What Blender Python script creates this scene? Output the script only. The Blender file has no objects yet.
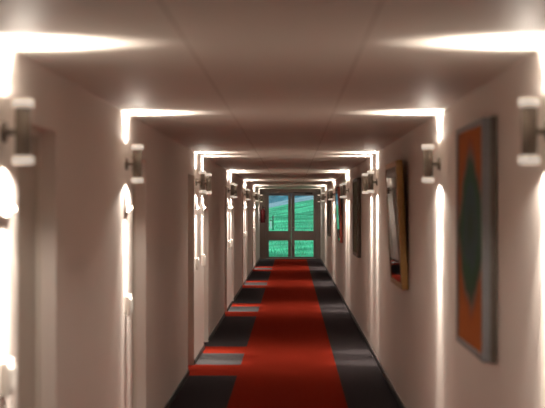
import bpy, bmesh, math, random
from mathutils import Vector, Matrix

random.seed(7)
SC = bpy.context.scene
COL = SC.collection

# ----------------------------------------------------------------- measures
XL, XR = -1.06, 0.938          # wall faces
HC = 2.31                      # ceiling height
EYE = 1.71
Y0, Y1 = -3.0, 39.5            # corridor ends
F_PX = 1200.0

# ----------------------------------------------------------------- materials
def mat(name, color, rough=0.6, metal=0.0, spec=0.5, noise=None, bump=None, coat=0.0, emit=None, emit_s=0.0):
    """noise = (scale, amount): object-space colour mottling; bump = (scale, strength)"""
    m = bpy.data.materials.new(name)
    m.use_nodes = True
    nt = m.node_tree
    b = nt.nodes['Principled BSDF']
    b.inputs['Base Color'].default_value = (*color, 1)
    b.inputs['Roughness'].default_value = rough
    b.inputs['Metallic'].default_value = metal
    b.inputs['Specular IOR Level'].default_value = spec
    b.inputs['Coat Weight'].default_value = coat
    if emit:
        b.inputs['Emission Color'].default_value = (*emit, 1)
        b.inputs['Emission Strength'].default_value = emit_s
    tc = nt.nodes.new('ShaderNodeTexCoord')
    if noise:
        n = nt.nodes.new('ShaderNodeTexNoise')
        n.inputs['Scale'].default_value = noise[0]
        n.inputs['Detail'].default_value = 4
        nt.links.new(tc.outputs['Object'], n.inputs['Vector'])
        r = nt.nodes.new('ShaderNodeMapRange')
        r.inputs['From Min'].default_value = 0.3
        r.inputs['From Max'].default_value = 0.7
        r.inputs['To Min'].default_value = 1 - noise[1]
        r.inputs['To Max'].default_value = 1 + noise[1]
        nt.links.new(n.outputs['Fac'], r.inputs['Value'])
        mx = nt.nodes.new('ShaderNodeVectorMath')
        mx.operation = 'SCALE'
        mx.inputs[0].default_value = color
        nt.links.new(r.outputs['Result'], mx.inputs['Scale'])
        nt.links.new(mx.outputs['Vector'], b.inputs['Base Color'])
    if bump:
        n2 = nt.nodes.new('ShaderNodeTexNoise')
        n2.inputs['Scale'].default_value = bump[0]
        n2.inputs['Detail'].default_value = 3
        nt.links.new(tc.outputs['Object'], n2.inputs['Vector'])
        bp = nt.nodes.new('ShaderNodeBump')
        bp.inputs['Strength'].default_value = bump[1]
        bp.inputs['Distance'].default_value = 0.01
        nt.links.new(n2.outputs['Fac'], bp.inputs['Height'])
        nt.links.new(bp.outputs['Normal'], b.inputs['Normal'])
    return m

M = {}
M['wall'] = mat('wall_paint', (0.78, 0.715, 0.665), 0.6, spec=0.3, noise=(1.4, 0.02), bump=(40, 0.015))
M['reveal'] = M['wall']
M['doorframe'] = mat('door_frame_paint', (0.70, 0.65, 0.58), 0.4, spec=0.4, noise=(3, 0.02))
M['door'] = mat('door_paint', (0.50, 0.45, 0.39), 0.4, spec=0.4, noise=(3, 0.03))
M['base'] = mat('dark_baseboard', (0.025, 0.022, 0.022), 0.5, noise=(6, 0.1))
M['metal'] = mat('dark_bronze_metal', (0.15, 0.12, 0.095), 0.5, metal=0.3, noise=(20, 0.06))
M['steel'] = mat('brushed_steel', (0.55, 0.53, 0.50), 0.35, metal=1.0, noise=(30, 0.04))
M['cap'] = mat('lit_frosted_glass', (0.85, 0.80, 0.74), 0.5, emit=(1.0, 0.89, 0.76), emit_s=0.45, noise=(20, 0.01))
M['white'] = mat('white_plastic', (0.80, 0.77, 0.72), 0.35, noise=(12, 0.01))
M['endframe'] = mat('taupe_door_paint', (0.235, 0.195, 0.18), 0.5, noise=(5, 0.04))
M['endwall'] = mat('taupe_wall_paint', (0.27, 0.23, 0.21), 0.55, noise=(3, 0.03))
M['dark'] = mat('dark_grey_metal', (0.03, 0.03, 0.034), 0.45, noise=(15, 0.1))
M['red'] = mat('red_enamel', (0.075, 0.005, 0.006), 0.5, spec=0.25, noise=(12, 0.05))
M['rubber'] = mat('black_rubber', (0.02, 0.02, 0.02), 0.6, noise=(20, 0.1))
M['gold'] = mat('gilded_wood', (0.30, 0.17, 0.05), 0.42, metal=0.35, noise=(25, 0.15))
M['greyframe'] = mat('grey_painted_wood', (0.20, 0.20, 0.21), 0.5, noise=(20, 0.08))
M['brownframe'] = mat('dark_brown_wood', (0.085, 0.066, 0.05), 0.45, noise=(18, 0.15))
M['redframe'] = mat('red_stained_wood', (0.30, 0.045, 0.02), 0.4, noise=(20, 0.1))
M['mount'] = mat('pale_mount_card', (0.62, 0.56, 0.46), 0.7, noise=(15, 0.03))

def ceiling_material():
    m = mat('ceiling_board_paint', (0.74, 0.69, 0.63), 0.55, spec=0.3, noise=(0.9, 0.03))
    nt = m.node_tree
    b = nt.nodes['Principled BSDF']
    src = b.inputs['Base Color'].links[0].from_socket
    tc = nt.nodes.new('ShaderNodeTexCoord')
    sp = nt.nodes.new('ShaderNodeSeparateXYZ')
    nt.links.new(tc.outputs['Object'], sp.inputs[0])
    def near(sock, val, w):
        a = nt.nodes.new('ShaderNodeMath'); a.operation = 'SUBTRACT'; a.inputs[1].default_value = val
        nt.links.new(sock, a.inputs[0])
        c = nt.nodes.new('ShaderNodeMath'); c.operation = 'ABSOLUTE'
        nt.links.new(a.outputs[0], c.inputs[0])
        d = nt.nodes.new('ShaderNodeMath'); d.operation = 'LESS_THAN'; d.inputs[1].default_value = w
        nt.links.new(c.outputs[0], d.inputs[0])
        return d.outputs[0]
    s1 = near(sp.outputs['X'], -0.385, 0.006)
    s2 = near(sp.outputs['X'], 0.262, 0.006)
    md = nt.nodes.new('ShaderNodeMath'); md.operation = 'PINGPONG'; md.inputs[1].default_value = 1.65
    nt.links.new(sp.outputs['Y'], md.inputs[0])
    s3 = near(md.outputs[0], 0.0, 0.008)
    mx = nt.nodes.new('ShaderNodeMath'); mx.operation = 'MAXIMUM'
    nt.links.new(s1, mx.inputs[0]); nt.links.new(s2, mx.inputs[1])
    mx2 = nt.nodes.new('ShaderNodeMath'); mx2.operation = 'MAXIMUM'
    nt.links.new(mx.outputs[0], mx2.inputs[0]); nt.links.new(s3, mx2.inputs[1])
    mix = nt.nodes.new('ShaderNodeMix'); mix.data_type = 'RGBA'
    nt.links.new(mx2.outputs[0], mix.inputs['Factor'])
    nt.links.new(src, mix.inputs['A'])
    mix.inputs['B'].default_value = (0.58, 0.52, 0.46, 1)
    nt.links.new(mix.outputs['Result'], b.inputs['Base Color'])
    return m
M['ceiling'] = ceiling_material()

def carpet(name, c, var):
    m = mat(name, c, 1.0, spec=0.0, noise=(55, var), bump=(420, 0.35))
    return m
M['c_red'] = carpet('red_carpet_tile', (0.175, 0.017, 0.009), 0.14)
M['c_dark'] = carpet('charcoal_carpet_tile', (0.036, 0.031, 0.033), 0.18)
M['c_grey'] = carpet('grey_carpet_tile', (0.065, 0.062, 0.064), 0.12)

def glass_mat():
    m = bpy.data.materials.new('clear_glass'); m.use_nodes = True
    nt = m.node_tree
    nt.nodes.remove(nt.nodes['Principled BSDF'])
    out = nt.nodes['Material Output']
    tr = nt.nodes.new('ShaderNodeBsdfTransparent'); tr.inputs[0].default_value = (0.90, 0.97, 0.95, 1)
    gl = nt.nodes.new('ShaderNodeBsdfGlossy'); gl.inputs['Roughness'].default_value = 0.02
    fr = nt.nodes.new('ShaderNodeFresnel'); fr.inputs['IOR'].default_value = 1.45
    mx = nt.nodes.new('ShaderNodeMixShader')
    nt.links.new(fr.outputs[0], mx.inputs[0]); nt.links.new(tr.outputs[0], mx.inputs[1]); nt.links.new(gl.outputs[0], mx.inputs[2])
    nt.links.new(mx.outputs[0], out.inputs[0])
    return m
M['glass'] = glass_mat()

# ----------------------------------------------------------------- mesh helpers
def bx(bm, lo, hi, bev=0.0, mi=0):
    lo = Vector(lo); hi = Vector(hi)
    r = bmesh.ops.create_cube(bm, size=1.0)
    vs = r['verts']
    for v in vs:
        v.co = Vector((lo[i] + (v.co[i] + 0.5) * (hi[i] - lo[i]) for i in range(3)))
    fs = {f for v in vs for f in v.link_faces}
    for f in fs: f.material_index = mi
    if bev:
        es = {e for v in vs for e in v.link_edges}
        r2 = bmesh.ops.bevel(bm, geom=list(es), offset=bev, segments=2, affect='EDGES', profile=0.5)
        for f in r2['faces']: f.material_index = mi

def lathe(bm, prof, seg=28, axis='Z', at=(0, 0, 0), mi=0, smooth=True):
    """prof: list of (radius, height); closed at radius 0 ends"""
    at = Vector(at)
    def P(r, h, a):
        c, s = r * math.cos(a), r * math.sin(a)
        if axis == 'Z': return at + Vector((c, s, h))
        if axis == 'X': return at + Vector((h, c, s))
        return at + Vector((c, h, s))
    rings = []
    for r, h in prof:
        if r < 1e-6:
            rings.append([bm.verts.new(P(0, h, 0))])
        else:
            rings.append([bm.verts.new(P(r, h, 2 * math.pi * k / seg)) for k in range(seg)])
    for a, b in zip(rings, rings[1:]):
        for k in range(seg):
            k2 = (k + 1) % seg
            if len(a) == 1 and len(b) == 1: continue
            if len(a) == 1: f = bm.faces.new((a[0], b[k], b[k2]))
            elif len(b) == 1: f = bm.faces.new((a[k], b[0], a[k2]))
            else: f = bm.faces.new((a[k], b[k], b[k2], a[k2]))
            f.material_index = mi; f.smooth = smooth

def tube(bm, pts, rad, seg=12, mi=0):
    pts = [Vector(p) for p in pts]
    rings = []
    for i, p in enumerate(pts):
        d = (pts[min(i + 1, len(pts) - 1)] - pts[max(i - 1, 0)]).normalized()
        u = d.cross(Vector((0.3, 0.1, 1)))
        if u.length < 1e-3: u = d.cross(Vector((1, 0, 0)))
        u.normalize(); w = d.cross(u)
        rings.append([bm.verts.new(p + rad * (math.cos(2*math.pi*k/seg) * u + math.sin(2*math.pi*k/seg) * w)) for k in range(seg)])
    for a, b in zip(rings, rings[1:]):
        for k in range(seg):
            f = bm.faces.new((a[k], b[k], b[(k+1) % seg], a[(k+1) % seg])); f.smooth = True; f.material_index = mi
    for r in (rings[0], rings[-1]):
        f = bm.faces.new(r); f.material_index = mi

def obj(name, bm, mats, parent=None, loc=(0, 0, 0)):
    bmesh.ops.recalc_face_normals(bm, faces=bm.faces[:])
    me = bpy.data.meshes.new(name)
    bm.to_mesh(me); bm.free()
    for m in (mats if isinstance(mats, (list, tuple)) else [mats]): me.materials.append(m)
    o = bpy.data.objects.new(name, me); COL.objects.link(o)
    o.location = loc
    if parent: o.parent = parent
    return o

def tag(o, label, cat, group=None, kind=None):
    if label: o['label'] = label
    if cat: o['category'] = cat
    if group: o['group'] = group
    if kind: o['kind'] = kind
    return o

def thing(name, label, cat, loc=(0, 0, 0), rz=0.0, group=None, kind=None):
    o = bpy.data.objects.new(name, None); COL.objects.link(o)
    o.empty_display_size = 0.1
    o.location = loc; o.rotation_euler = (0, 0, rz)
    return tag(o, label, cat, group, kind)

def copy_tree(o, parent=None):
    c = o.copy(); COL.objects.link(c)
    if parent: c.parent = parent
    for ch in [x for x in o.children]: copy_tree(ch, c)
    return c

# ----------------------------------------------------------------- layout along the corridor
PAIRS = [13.62 + 6.6 * k for k in range(4)]           # centres of the piers between two doors
DOORW, DOORH, REC = 0.76, 2.05, 0.085
doors = [(4.62, 4.62 + DOORW), (7.93, 7.93 + DOORW)]  # (near, far) along y
for c in PAIRS:
    doors.append((c - 0.64 - DOORW, c - 0.64))
    doors.append((c + 0.80, c + 0.80 + DOORW))
SCONCES = [4.38, 7.63]
for c in PAIRS: SCONCES += [c - 0.42, c + 0.53]
SCONCES.append(38.55)

# ----------------------------------------------------------------- setting
TH = 0.2
def struct(name, bm, mats, label, cat):
    return tag(obj(name, bm, mats), label, cat, kind='structure')

# left wall with recessed doorways
bm = bmesh.new()
y = Y0
for a, b in sorted(doors):
    bx(bm, (XL - TH, y, 0), (XL, a, HC))
    bx(bm, (XL - TH, a, DOORH), (XL, b, HC))
    bx(bm, (XL - TH, a, 0), (XL - REC - 0.045, b, DOORH))
    y = b
bx(bm, (XL - TH, y, 0), (XL, Y1 + TH, HC))
struct('wall_left', bm, M['wall'], 'pinkish beige corridor wall with recessed doorways', 'wall')
bm = bmesh.new(); bx(bm, (XR, Y0, 0), (XR + TH, Y1 + TH, HC))
struct('wall_right', bm, M['wall'], 'pinkish beige corridor wall hung with framed paintings', 'wall')
bm = bmesh.new(); bx(bm, (XL - TH, Y0 - TH, 0), (XR + TH, Y0, HC))
struct('wall_back', bm, M['wall'], 'plain beige wall closing the corridor behind the viewpoint', 'wall')
bm = bmesh.new(); bx(bm, (XL - TH, Y0 - TH, HC), (XR + TH, Y1 + TH, HC + 0.15))
struct('ceiling', bm, M['ceiling'], 'low beige corridor ceiling of jointed boards', 'ceiling')

# floor: carpet tiles laid as faces of one floor slab
CX0, CX1 = -0.555, 0.475
cuts = [Y0 - TH]
bars = []
for c in [7.02] + PAIRS:
    q = (c - 1.45, c - 0.62, c + 0.40, c + 1.08)
    bars.append(q); cuts += list(q)
cuts.append(Y1 + TH)
bm = bmesh.new()
def quad(x0, x1, y0, y1, mi):
    f = bm.faces.new([bm.verts.new(p) for p in ((x0, y0, 0), (x1, y0, 0), (x1, y1, 0), (x0, y1, 0))])
    f.material_index = mi
for y0, y1 in zip(cuts, cuts[1:]):
    ym = (y0 + y1) / 2
    left = 1
    for q in bars:
        if q[0] < ym < q[1] or q[2] < ym < q[3]: left = 0
        elif q[1] < ym < q[2]: left = 2
    quad(XL - TH, CX0, y0, y1, left)
    quad(CX0, CX1, y0, y1, 0)
    quad(CX1, XR + TH, y0, y1, 1)
bmesh.ops.remove_doubles(bm, verts=bm.verts[:], dist=1e-5)
r = bmesh.ops.extrude_face_region(bm, geom=bm.faces[:])
for v in [g for g in r['geom'] if isinstance(g, bmesh.types.BMVert)]: v.co.z = -0.12
struct('floor', bm, [M['c_red'], M['c_dark'], M['c_grey']], 'carpeted corridor floor with red central runner and charcoal sides', 'floor')

# baseboards
bm = bmesh.new(); y = Y0
for a, b in sorted(doors):
    bx(bm, (XL, y, 0), (XL + 0.012, a, 0.055), 0.002); y = b
bx(bm, (XL, y, 0), (XL + 0.012, Y1, 0.055), 0.002)
struct('baseboard_left', bm, M['base'], 'thin dark baseboard broken by the doorways', 'baseboard')
bm = bmesh.new(); bx(bm, (XR - 0.012, Y0, 0), (XR, Y1, 0.055), 0.002)
struct('baseboard_right', bm, M['base'], 'thin dark unbroken baseboard under the paintings', 'baseboard')

# ----------------------------------------------------------------- room doors
ordw = ['first', 'second', 'third', 'fourth', 'fifth', 'sixth', 'seventh', 'eighth', 'ninth', 'tenth', 'eleventh', 'twelfth']
def make_door():
    t = thing('door_1', '', 'door', kind='structure')
    b = bmesh.new()
    bx(b, (-REC - 0.042, 0.035, 0.006), (-REC, DOORW - 0.035, DOORH - 0.035), 0.002)
    leaf = obj('door_leaf', b, M['door'], t)
    b = bmesh.new()
    bx(b, (-REC - 0.044, 0.001, 0.0), (-REC + 0.014, 0.034, DOORH - 0.001), 0.002)
    bx(b, (-REC - 0.044, DOORW - 0.034, 0.0), (-REC + 0.014, DOORW - 0.001, DOORH - 0.001), 0.002)
    bx(b, (-REC - 0.044, 0.034, DOORH - 0.034), (-REC + 0.014, DOORW - 0.034, DOORH - 0.001), 0.002)
    obj('door_frame', b, M['doorframe'], t)
    b = bmesh.new()
    lathe(b, [(0, 0), (0.024, 0), (0.024, 0.007), (0.009, 0.009), (0.009, 0.042), (0, 0.042)], 20, 'X', (-REC, 0.09, 1.04))
    tube(b, [(-REC + 0.038, 0.085, 1.04), (-REC + 0.04, 0.13, 1.04), (-REC + 0.038, 0.20, 1.038)], 0.008)
    obj('door_handle', b, M['steel'], leaf)
    return t
proto = make_door()
for i, (a, b) in enumerate(sorted(doors)):
    d = proto if i == 0 else copy_tree(proto)
    d.name = 'door_%d' % (i + 1)
    d.location = (XL, a, 0)
    d['label'] = '%s recessed beige room door along the corridor, counted from the viewpoint' % ordw[i]
    d['group'] = 'recessed room doors'

# ----------------------------------------------------------------- sconces
WARM = (1.0, 0.88, 0.76)
E_UP, E_MID, E_DOWN, E_GRAZE, E_GLOW, E_GLOWUP = 66.0, 50.0, 90.0, 370.0, 19.0, 5.0
def spot(name, energy, size, blend, z, up, parent, wide=1.0, x=0.075, rad=0.022):
    l = bpy.data.lights.new(name, 'SPOT')
    l.energy = energy; l.color = WARM; l.spot_size = math.radians(size); l.spot_blend = blend
    l.shadow_soft_size = rad
    o = bpy.data.objects.new(name, l); COL.objects.link(o)
    o.parent = parent; o.location = (x, 0, z)
    o.rotation_euler = (math.pi, 0, 0) if up else (0, 0, 0)
    o.scale = (wide, 1, 1)          # oval beam: a blade of light across the corridor
    return o
ZS = 1.985
def make_sconce():
    t = thing('wall_sconce', '', 'wall lamp')
    b = bmesh.new()
    lathe(b, [(0, 0), (0.040, 0), (0.040, 0.008), (0.034, 0.014), (0, 0.014)], 28, 'X')
    obj('wall_rose', b, M['metal'], t)
    b = bmesh.new()
    tube(b, [(0.012, 0, 0), (0.03, 0, 0), (0.05, 0, 0)], 0.012)
    obj('bracket', b, M['metal'], t)
    b = bmesh.new()
    lathe(b, [(0, -0.088), (0.025, -0.088), (0.029, -0.084), (0.029, 0.084), (0.025, 0.088), (0, 0.088)], 28, 'Z', (0.075, 0, 0))
    obj('lamp_body', b, M['metal'], t)
    for s in (1, -1):
        b = bmesh.new()
        pr = [(0, 0.0885), (0.034, 0.0885), (0.040, 0.094), (0.040, 0.114), (0.035, 0.120), (0, 0.120)]
        lathe(b, [(r_, h * s) for r_, h in pr], 32, 'Z', (0.075, 0, 0))
        obj('glass_cap', b, M['cap'], t)
    spot('uplight', E_UP, 110, 0.75, 0.128, True, t, 2.4)
    spot('upper_glowlight', E_GLOWUP, 178, 0.15, 0.128, True, t)
    spot('midlight', E_MID, 76, 0.5, -0.128, False, t)
    spot('downlight', E_DOWN, 40, 0.5, -0.128, False, t)
    g = spot('wall_grazer', E_GRAZE, 22, 0.9, -0.128, False, t, 2.0); g.rotation_euler = (0, math.radians(4), 0)
    spot('glowlight', E_GLOW, 162, 0.3, -0.128, False, t, 2.0)
    return t
proto = make_sconce()
first = True
DIM = {}
for side in (0, 1):
    for i, ys in enumerate(SCONCES):
        s = proto if first else copy_tree(proto); first = False
        s.location = (XL if side == 0 else XR, ys, ZS)
        s.rotation_euler = (0, 0, 0 if side == 0 else math.pi)
        if i >= 2:                       # paired lamps carry weaker bulbs; the single last one the weakest
            k = 0.35 if i == len(SCONCES) - 1 else 0.68
            for l in s.children:
                if l.type == 'LIGHT':
                    key = (l.data.name.split('.')[0], k)
                    if key not in DIM:
                        DIM[key] = l.data.copy(); DIM[key].energy *= k
                    l.data = DIM[key]
        w = 'wall with the doors' if side == 0 else 'wall with the paintings'
        s['label'] = '%s lit up-and-down sconce from the viewpoint, on the %s' % (ordw[i], w)
        s['group'] = 'sconces on the ' + w

# signs and switches below the sconces of the left wall
def make_sign():
    t = thing('room_sign', '', 'sign')
    b = bmesh.new(); bx(b, (0, -0.09, -0.07), (0.006, 0.09, 0.07), 0.002)
    obj('back_plate', b, M['white'], t)
    b = bmesh.new()                      # face panel slopes out towards its lower edge
    pv = [[b.verts.new((x, yy, z)) for x, z in ((0.006, 0.064), (0.009, 0.064), (0.019, -0.060), (0.019, -0.066), (0.006, -0.066))] for yy in (-0.084, 0.084)]
    b.faces.new(pv[0]); b.faces.new(pv[1][::-1])
    for k in range(5): b.faces.new((pv[0][k], pv[0][(k+1) % 5], pv[1][(k+1) % 5], pv[1][k]))
    obj('face_panel', b, M['white'], t)
    b = bmesh.new(); lathe(b, [(0, 0.014), (0.012, 0.014), (0.014, 0.028), (0.010, 0.035), (0, 0.037)], 20, 'X', (0, 0.05, -0.046))
    obj('knob', b, M['white'], t)
    return t
def make_switch():
    t = thing('light_switch', '', 'light switch')
    b = bmesh.new(); bx(b, (0, -0.05, -0.065), (0.030, 0.05, 0.065), 0.004)
    obj('switch_box', b, M['white'], t)
    b = bmesh.new(); bx(b, (0.030, -0.036, -0.045), (0.040, 0.036, 0.045), 0.004)
    obj('rocker', b, M['white'], t)
    return t
ps, pw = make_sign(), make_switch()
for i, ys in enumerate(SCONCES[:-1]):
    s = ps if i == 0 else copy_tree(ps)
    s.location = (XL, ys, 1.745)
    s['label'] = 'small white sign below the %s sconce on the wall with the doors' % ordw[i]
    s['group'] = 'white signs under the sconces'
    w = pw if i == 0 else copy_tree(pw)
    w.location = (XL, ys, 1.085)
    w['label'] = 'white switch box low under the %s sconce on the wall with the doors' % ordw[i]
    w['group'] = 'white switch boxes under the sconces'

# ----------------------------------------------------------------- paintings
def art_material(name, kind):
    m = mat(name, (0.5, 0.5, 0.5), 0.8, spec=0.15)
    nt = m.node_tree; b = nt.nodes['Principled BSDF']
    tc = nt.nodes.new('ShaderNodeTexCoord')
    n = nt.nodes.new('ShaderNodeTexNoise'); n.inputs['Scale'].default_value = 6; n.inputs['Detail'].default_value = 5
    nt.links.new(tc.outputs['Object'], n.inputs['Vector'])
    def ramp(sock, stops, interp='LINEAR'):
        r = nt.nodes.new('ShaderNodeValToRGB'); r.color_ramp.interpolation = interp
        els = r.color_ramp.elements
        while len(els) < len(stops): els.new(0.5)
        for e, (p, c) in zip(els, stops): e.position = p; e.color = (*c, 1)
        nt.links.new(sock, r.inputs[0]); return r.outputs[0]
    if kind == 'lens':
        sp = nt.nodes.new('ShaderNodeSeparateXYZ'); nt.links.new(tc.outputs['Object'], sp.inputs[0])
        def math_(op, a, v):
            k = nt.nodes.new('ShaderNodeMath'); k.operation = op
            nt.links.new(a, k.inputs[0])
            if isinstance(v, float): k.inputs[1].default_value = v
            else: nt.links.new(v, k.inputs[1])
            return k.outputs[0]
        uy = math_('DIVIDE', math_('ABSOLUTE', math_('ADD', sp.outputs['Y'], 0.0), 0.0), 0.47)
        uz = math_('DIVIDE', math_('ABSOLUTE', math_('ADD', sp.outputs['Z'], -0.04), 0.0), 0.46)
        d = math_('ADD', math_('POWER', uy, 1.5), math_('POWER', uz, 1.6))
        d = math_('ADD', d, math_('MULTIPLY', math_('ADD', n.outputs['Fac'], -0.5), 0.55))
        c = ramp(d, [(0.0, (0.02, 0.045, 0.03)), (0.25, (0.035, 0.06, 0.07)), (0.42, (0.018, 0.07, 0.035)), (0.66, (0.03, 0.06, 0.035)), (0.72, (0.17, 0.12, 0.09)), (0.88, (0.30, 0.075, 0.02)), (1.0, (0.36, 0.095, 0.016))])
        nt.links.new(c, b.inputs['Base Color'])
    elif kind == 'sage':
        nt.links.new(ramp(n.outputs['Fac'], [(0.3, (0.10, 0.11, 0.075)), (0.55, (0.19, 0.19, 0.13)), (0.75, (0.08, 0.07, 0.05))]), b.inputs['Base Color'])
    elif kind == 'green':
        nt.links.new(ramp(n.outputs['Fac'], [(0.3, (0.20, 0.34, 0.20)), (0.55, (0.34, 0.48, 0.32)), (0.75, (0.14, 0.22, 0.12))]), b.inputs['Base Color'])
    elif kind == 'dusk':
        nt.links.new(ramp(n.outputs['Fac'], [(0.3, (0.06, 0.045, 0.04)), (0.6, (0.12, 0.095, 0.08))]), b.inputs['Base Color'])
    else:
        nt.links.new(ramp(n.outputs['Fac'], [(0.3, (0.40, 0.33, 0.22)), (0.55, (0.55, 0.48, 0.36)), (0.75, (0.25, 0.17, 0.10))]), b.inputs['Base Color'])
    return m

def painting(label, y0, y1, z0, z1, depth, fw, frame_m, art_m, glazed=False, lean=0.0, inner_m=None, back_m=None):
    """hung on the right wall; lean = how much further the top edge stands off the wall"""
    zc = (z0 + z1) / 2; h2 = (z1 - z0) / 2; w2 = (y1 - y0) / 2
    t = thing('framed_painting', label, 'painting', (XR, (y0 + y1) / 2, zc), 0, 'paintings on the corridor wall')
    ang = math.atan2(lean, z1 - z0)
    rot = Matrix.Rotation(-ang, 4, 'Y')
    off = -(lean / 2 + 0.004)
    def fin(name, bm_, m):
        # local x = 0 is the back, -depth the front
        bmesh.ops.transform(bm_, matrix=Matrix.Translation((off, 0, 0)) @ rot, verts=bm_.verts[:])
        return obj(name, bm_, m, t)
    b = bmesh.new()
    for lo, hi in (((-depth, -w2, h2 - fw), (0, w2, h2)), ((-depth, -w2, -h2), (0, w2, -h2 + fw)),
                   ((-depth, -w2, -h2 + fw), (0, -w2 + fw, h2 - fw)), ((-depth, w2 - fw, -h2 + fw), (0, w2, h2 - fw))):
        bx(b, lo, hi, min(0.006, depth * 0.2))
    fin('frame', b, frame_m)
    b = bmesh.new()
    bx(b, (-depth + 0.010, -w2 + fw * 0.9, -h2 + fw * 0.9), (-depth + 0.018, w2 - fw * 0.9, h2 - fw * 0.9))
    fin('canvas', b, art_m)
    if inner_m:
        b = bmesh.new(); k = 0.07
        a_, c_ = w2 - fw, h2 - fw
        for lo, hi in (((-depth + 0.005, -a_, c_ - k), (-depth + 0.009, a_, c_)), ((-depth + 0.005, -a_, -c_), (-depth + 0.009, a_, -c_ + k)),
                       ((-depth + 0.005, -a_, -c_ + k), (-depth + 0.009, -a_ + k, c_ - k)), ((-depth + 0.005, a_ - k, -c_ + k), (-depth + 0.009, a_, c_ - k))):
            bx(b, lo, hi)
        fin('mount', b, inner_m)
    if glazed:
        b = bmesh.new(); bx(b, (-depth + 0.002, -w2 + fw, -h2 + fw), (-depth + 0.004, w2 - fw, h2 - fw))
        fin('glass', b, M['glass'])
    if back_m:
        b = bmesh.new(); bx(b, (-depth * 0.45, -w2 - 0.004, -h2 - 0.004), (0, -w2 , h2 + 0.004))
        fin('backing_edge', b, back_m)
    return t
painting('abstract orange painting with a dark green lens-shaped figure in a grey frame', 5.49, 6.37, 1.0, 2.12, 0.066, 0.03,
         M['greyframe'], art_material('orange_green_canvas', 'lens'), back_m=M['brownframe'])
painting('glazed picture in a deep gilded frame, its pane catching white light', 9.62, 10.72, 1.045, 2.09, 0.055, 0.05,
         M['gold'], art_material('ochre_canvas', 'ochre'), True, 0.05, M['mount'])
painting('dull sage green picture in a dark brown frame', 16.3, 17.5, 1.02, 2.11, 0.05, 0.045,
         M['brownframe'], art_material('sage_canvas', 'sage'))
painting('pale green picture in a red-brown frame, tilted off the wall', 22.1, 23.3, 1.05, 2.09, 0.05, 0.045,
         M['redframe'], art_material('pale_green_canvas', 'green'), True, 0.05)
painting('dark brown picture farthest down the corridor, nearest the glazed double door', 28.9, 30.1, 1.0, 2.08, 0.05, 0.045,
         M['brownframe'], art_material('dusk_canvas', 'dusk'))

# ----------------------------------------------------------------- end wall and glazed double door
PX = 39.5 / F_PX
gx = lambda px: (px - 292) * PX
gz = lambda py: EYE - (py - 207) * PX
DX0, DX1 = gx(264.5), gx(317.7)
DZ = gz(192.6)
bm = bmesh.new()
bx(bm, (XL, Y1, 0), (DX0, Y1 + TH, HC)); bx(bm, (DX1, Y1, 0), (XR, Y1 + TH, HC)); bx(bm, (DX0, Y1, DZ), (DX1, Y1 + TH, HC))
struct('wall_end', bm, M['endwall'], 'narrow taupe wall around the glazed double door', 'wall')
T = thing('door_%d' % (len(doors) + 1), 'taupe double door with four glass panes at the corridor end', 'double door', (0, Y1, 0), kind='structure')
bm = bmesh.new()
bx(bm, (DX0, 0.0, 0), (DX0 + 0.045, 0.12, DZ), 0.004); bx(bm, (DX1 - 0.045, 0.0, 0), (DX1, 0.12, DZ), 0.004)
bx(bm, (DX0 + 0.045, 0.0, DZ - 0.04), (DX1 - 0.045, 0.12, DZ), 0.004)
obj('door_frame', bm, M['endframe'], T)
bm = bmesh.new(); bx(bm, (DX0 + 0.045, 0.01, 0), (DX1 - 0.045, 0.12, 0.02), 0.003)
obj('threshold', bm, M['steel'], T)
xm = gx(291.3)
zt, zm1, zm0, zb = gz(195.6), gz(231), gz(240.4), gz(256.8)
for s, (a, b, pa, pb) in enumerate(((DX0 + 0.047, xm - 0.003, gx(268.8), gx(288.1)), (xm + 0.003, DX1 - 0.047, gx(294.6), gx(313.5)))):
    y0, y1, top = 0.02, 0.065, DZ - 0.043
    bm = bmesh.new()
    bx(bm, (a, y0, 0.022), (pa, y1, top), 0.003); bx(bm, (pb, y0, 0.022), (b, y1, top), 0.003)
    bx(bm, (pa, y0, zt), (pb, y1, top)); bx(bm, (pa, y0, zm0), (pb, y1, zm1)); bx(bm, (pa, y0, 0.022), (pb, y1, zb))
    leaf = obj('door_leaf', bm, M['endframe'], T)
    for lo, hi in ((zm1, zt), (zb, zm0)):
        bm = bmesh.new(); bx(bm, (pa - 0.001, 0.038, lo - 0.001), (pb + 0.001, 0.046, hi + 0.001))
        obj('glass_pane', bm, M['glass'], leaf)
    if s == 1:
        bm = bmesh.new()
        lathe(bm, [(0, 0.02), (0.026, 0.02), (0.026, 0.012), (0.010, 0.010), (0.010, -0.03), (0, -0.03)], 20, 'Y', (a + 0.05, 0, 1.03))
        tube(bm, [(a + 0.05, -0.028, 1.03), (a + 0.10, -0.03, 1.03), (a + 0.16, -0.028, 1.028)], 0.009)
        obj('door_handle', bm, M['steel'], leaf)
        bm = bmesh.new(); bx(bm, (gx(305), -0.05, gz(194.2)), (gx(312.5), 0.019, gz(192.2) - 0.01), 0.006)
        tube(bm, [(gx(308.5), -0.045, gz(193)), (gx(300), -0.075, gz(193) + 0.01), (gx(294), -0.01, gz(193) + 0.01)], 0.009)
        obj('door_closer', bm, M['dark'], leaf)

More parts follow.
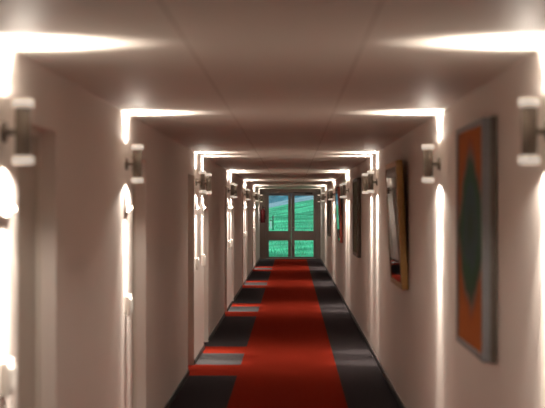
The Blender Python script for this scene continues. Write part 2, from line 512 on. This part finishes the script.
# ----------------------------------------------------------------- fire extinguisher
T = thing('wall_mounted_fire_extinguisher', 'red fire extinguisher hung on the wall beside the glazed double door', 'fire extinguisher', (XL + 0.115, 38.95, 1.20))
bm = bmesh.new()
lathe(bm, [(0, 0), (0.07, 0), (0.078, 0.015), (0.078, 0.36), (0.066, 0.41), (0.03, 0.44), (0.025, 0.46), (0, 0.46)], 28)
obj('cylinder_body', bm, M['red'], T)
bm = bmesh.new(); lathe(bm, [(0, 0.46), (0.022, 0.46), (0.022, 0.51), (0, 0.51)], 16)
bx(bm, (-0.012, -0.10, 0.515), (0.012, 0.02, 0.53), 0.003); bx(bm, (-0.012, -0.10, 0.545), (0.012, 0.02, 0.56), 0.003); bx(bm, (-0.012, -0.012, 0.505), (0.012, 0.02, 0.56))
obj('valve_handle', bm, M['rubber'], T)
bm = bmesh.new(); tube(bm, [(0.02, 0, 0.49), (0.07, -0.01, 0.50), (0.10, -0.02, 0.44), (0.098, -0.02, 0.30), (0.095, -0.02, 0.12)], 0.011)
obj('hose', bm, M['rubber'], T)
bm = bmesh.new(); bx(bm, (-0.115, -0.03, 0.05), (-0.104, 0.03, 0.48), 0.002); bx(bm, (-0.104, -0.02, 0.40), (-0.060, 0.02, 0.415)); bx(bm, (-0.104, -0.05, 0.06), (-0.07, 0.05, 0.075))
obj('wall_bracket', bm, M['dark'], T)

# ----------------------------------------------------------------- outside
M['grass'] = mat('sunlit_grass', (0.13, 0.64, 0.35), 0.9, spec=0.1, noise=(0.45, 0.8), bump=(3, 0.6))
M['blade'] = mat('grass_blades', (0.12, 0.62, 0.36), 0.9, spec=0.1, noise=(0.8, 0.5))
M['path'] = mat('pale_path_paving', (0.40, 0.58, 0.66), 0.8, noise=(0.7, 0.25))
M['farhill'] = mat('blue_green_scrub', (0.13, 0.30, 0.38), 0.95, spec=0.05, noise=(0.55, 0.7))
M['postwhite'] = mat('white_painted_timber', (0.75, 0.80, 0.82), 0.6, noise=(8, 0.05))
def lawn_h(x, y):
    t = max(0.0, y - 41.5)
    return -0.10 + 0.033 * t + 0.10 * math.sin(x * 0.5 + y * 0.13) * min(1, t / 15)
def edge_y(x): return 100.0
bm = bmesh.new()
NX, NY = 40, 60
g = [[None] * (NY + 1) for _ in range(NX + 1)]
for i in range(NX + 1):
    for j in range(NY + 1):
        x = -18 + 36 * i / NX; yy = Y1 + TH + (104 - Y1 - TH) * j / NY
        s = (yy - 41) / 60.0
        g[i][j] = bm.verts.new((x, yy, lawn_h(x, yy) + max(0, s) * x * 0.16))
for i in range(NX):
    for j in range(NY):
        bm.faces.new((g[i][j], g[i+1][j], g[i+1][j+1], g[i][j+1])).smooth = True
tag(obj('lawn_ground', bm, M['grass']), 'bright green lawn sloping up outside the glazed doors', 'lawn', kind='structure')
def ground(x, y): return lawn_h(x, y) + max(0, (y - 41) / 60.0) * x * 0.16
# path with a bank below and beyond
bm = bmesh.new(); rows = []
for i in range(41):
    x = -18 + 36 * i / 40
    z = ground(x, 104)
    rows.append([bm.verts.new((x, 104, z + d)) if k == 0 else bm.verts.new((x, 104 + k * 3, z + d)) for k, d in ((0, 0.0), (1, 0.25), (2, 0.42))])
for a, b in zip(rows, rows[1:]):
    for k in range(2): bm.faces.new((a[k], b[k], b[k+1], a[k+1]))
tag(obj('path', bm, M['path']), 'pale blue-grey path crossing the slope above the lawn', 'path', kind='structure')
bm = bmesh.new(); rows = []
for i in range(61):
    x = -22 + 44 * i / 60
    z = ground(x, 104) + 0.40
    r_ = []
    for k in range(16):
        j = random.uniform(-0.25, 0.25) if 0 < k else 0
        r_.append(bm.verts.new((x, 110 + k * 1.6, z + k * 0.75 + j)))
    rows.append(r_)
for a, b in zip(rows, rows[1:]):
    for k in range(15): bm.faces.new((a[k], b[k], b[k+1], a[k+1])).smooth = True
tag(obj('hill', bm, M['farhill']), 'blue-green scrubby hillside beyond the path', 'hill', kind='structure')
# grass tufts
bm = bmesh.new()
for n in range(5200):
    yy = 41 + 60 * random.random() ** 1.6
    x = random.uniform(-1.5, 1.5) * (yy / 40.0)
    z = ground(x, yy)
    h = random.uniform(0.05, 0.16); a = random.uniform(0, math.tau); w = random.uniform(0.008, 0.02)
    ca, sa = math.cos(a) * w, math.sin(a) * w
    lx, ly = random.uniform(-0.06, 0.06), random.uniform(-0.06, 0.06)
    v = [bm.verts.new((x - ca, yy - sa, z - 0.01)), bm.verts.new((x + ca, yy + sa, z - 0.01)), bm.verts.new((x + lx, yy + ly, z + h))]
    bm.faces.new(v)
tag(obj('grass', bm, M['blade']), 'loose green grass blades over the lawn outside', 'grass', kind='stuff')
# small posts by the lawn
T = thing('garden_post', 'white garden post with dark cap standing on the lawn outside', 'post', (gx(270.8) * 62 / 39.5, 62, 0))
zz = ground(T.location.x, 62); T.location.z = zz - 0.02
bm = bmesh.new(); bx(bm, (-0.045, -0.045, 0), (0.045, 0.045, 0.40), 0.006); obj('shaft', bm, M['postwhite'], T)
bm = bmesh.new(); bx(bm, (-0.06, -0.06, 0.40), (0.06, 0.06, 0.44), 0.01); obj('cap', bm, M['dark'], T)
T = thing('fence_post', 'thin dark stake beside the white garden post outside', 'stake', (gx(273) * 60 / 39.5, 60, 0))
zz = ground(T.location.x, 60); T.location.z = zz - 0.02
bm = bmesh.new(); lathe(bm, [(0, 0), (0.03, 0), (0.03, 0.72), (0.0, 0.78)], 12); obj('shaft', bm, M['dark'], T)

# ----------------------------------------------------------------- daylight
w = bpy.data.worlds.new('World'); SC.world = w; w.use_nodes = True
bg = w.node_tree.nodes['Background']
bg.inputs[0].default_value = (0.72, 0.88, 1.0, 1); bg.inputs[1].default_value = 0.75
sl = bpy.data.lights.new('sun', 'SUN'); sl.energy = 1.0; sl.angle = math.radians(8); sl.color = (1, 0.97, 0.9)
so = bpy.data.objects.new('sun', sl); COL.objects.link(so); so.rotation_euler = (math.radians(38), math.radians(-30), 0)
so.location = (8, 50, 20)

# ----------------------------------------------------------------- camera
cd = bpy.data.cameras.new('camera'); cam = bpy.data.objects.new('camera', cd); COL.objects.link(cam)
cd.sensor_fit = 'HORIZONTAL'; cd.sensor_width = 36.0; cd.lens = 36.0 * F_PX / 545.0
cd.clip_start = 0.05; cd.clip_end = 500
cam.location = (0, 0, EYE)
cam.rotation_euler = (math.radians(90) + math.atan(3.0 / F_PX), 0, math.atan(19.5 / F_PX))
cd.dof.use_dof = True; cd.dof.focus_distance = 33.0; cd.dof.aperture_fstop = 2.8
SC.camera = cam
SC.view_settings.view_transform = 'Standard'
SC.view_settings.look = 'None'
SC.view_settings.exposure = -0.08
SC.view_settings.gamma = 1.0
SC.view_settings.use_curve_mapping = False
SC.cycles.use_denoising = True
SC.cycles.max_bounces = 16
SC.cycles.diffuse_bounces = 10
SC.cycles.sample_clamp_indirect = 4.0
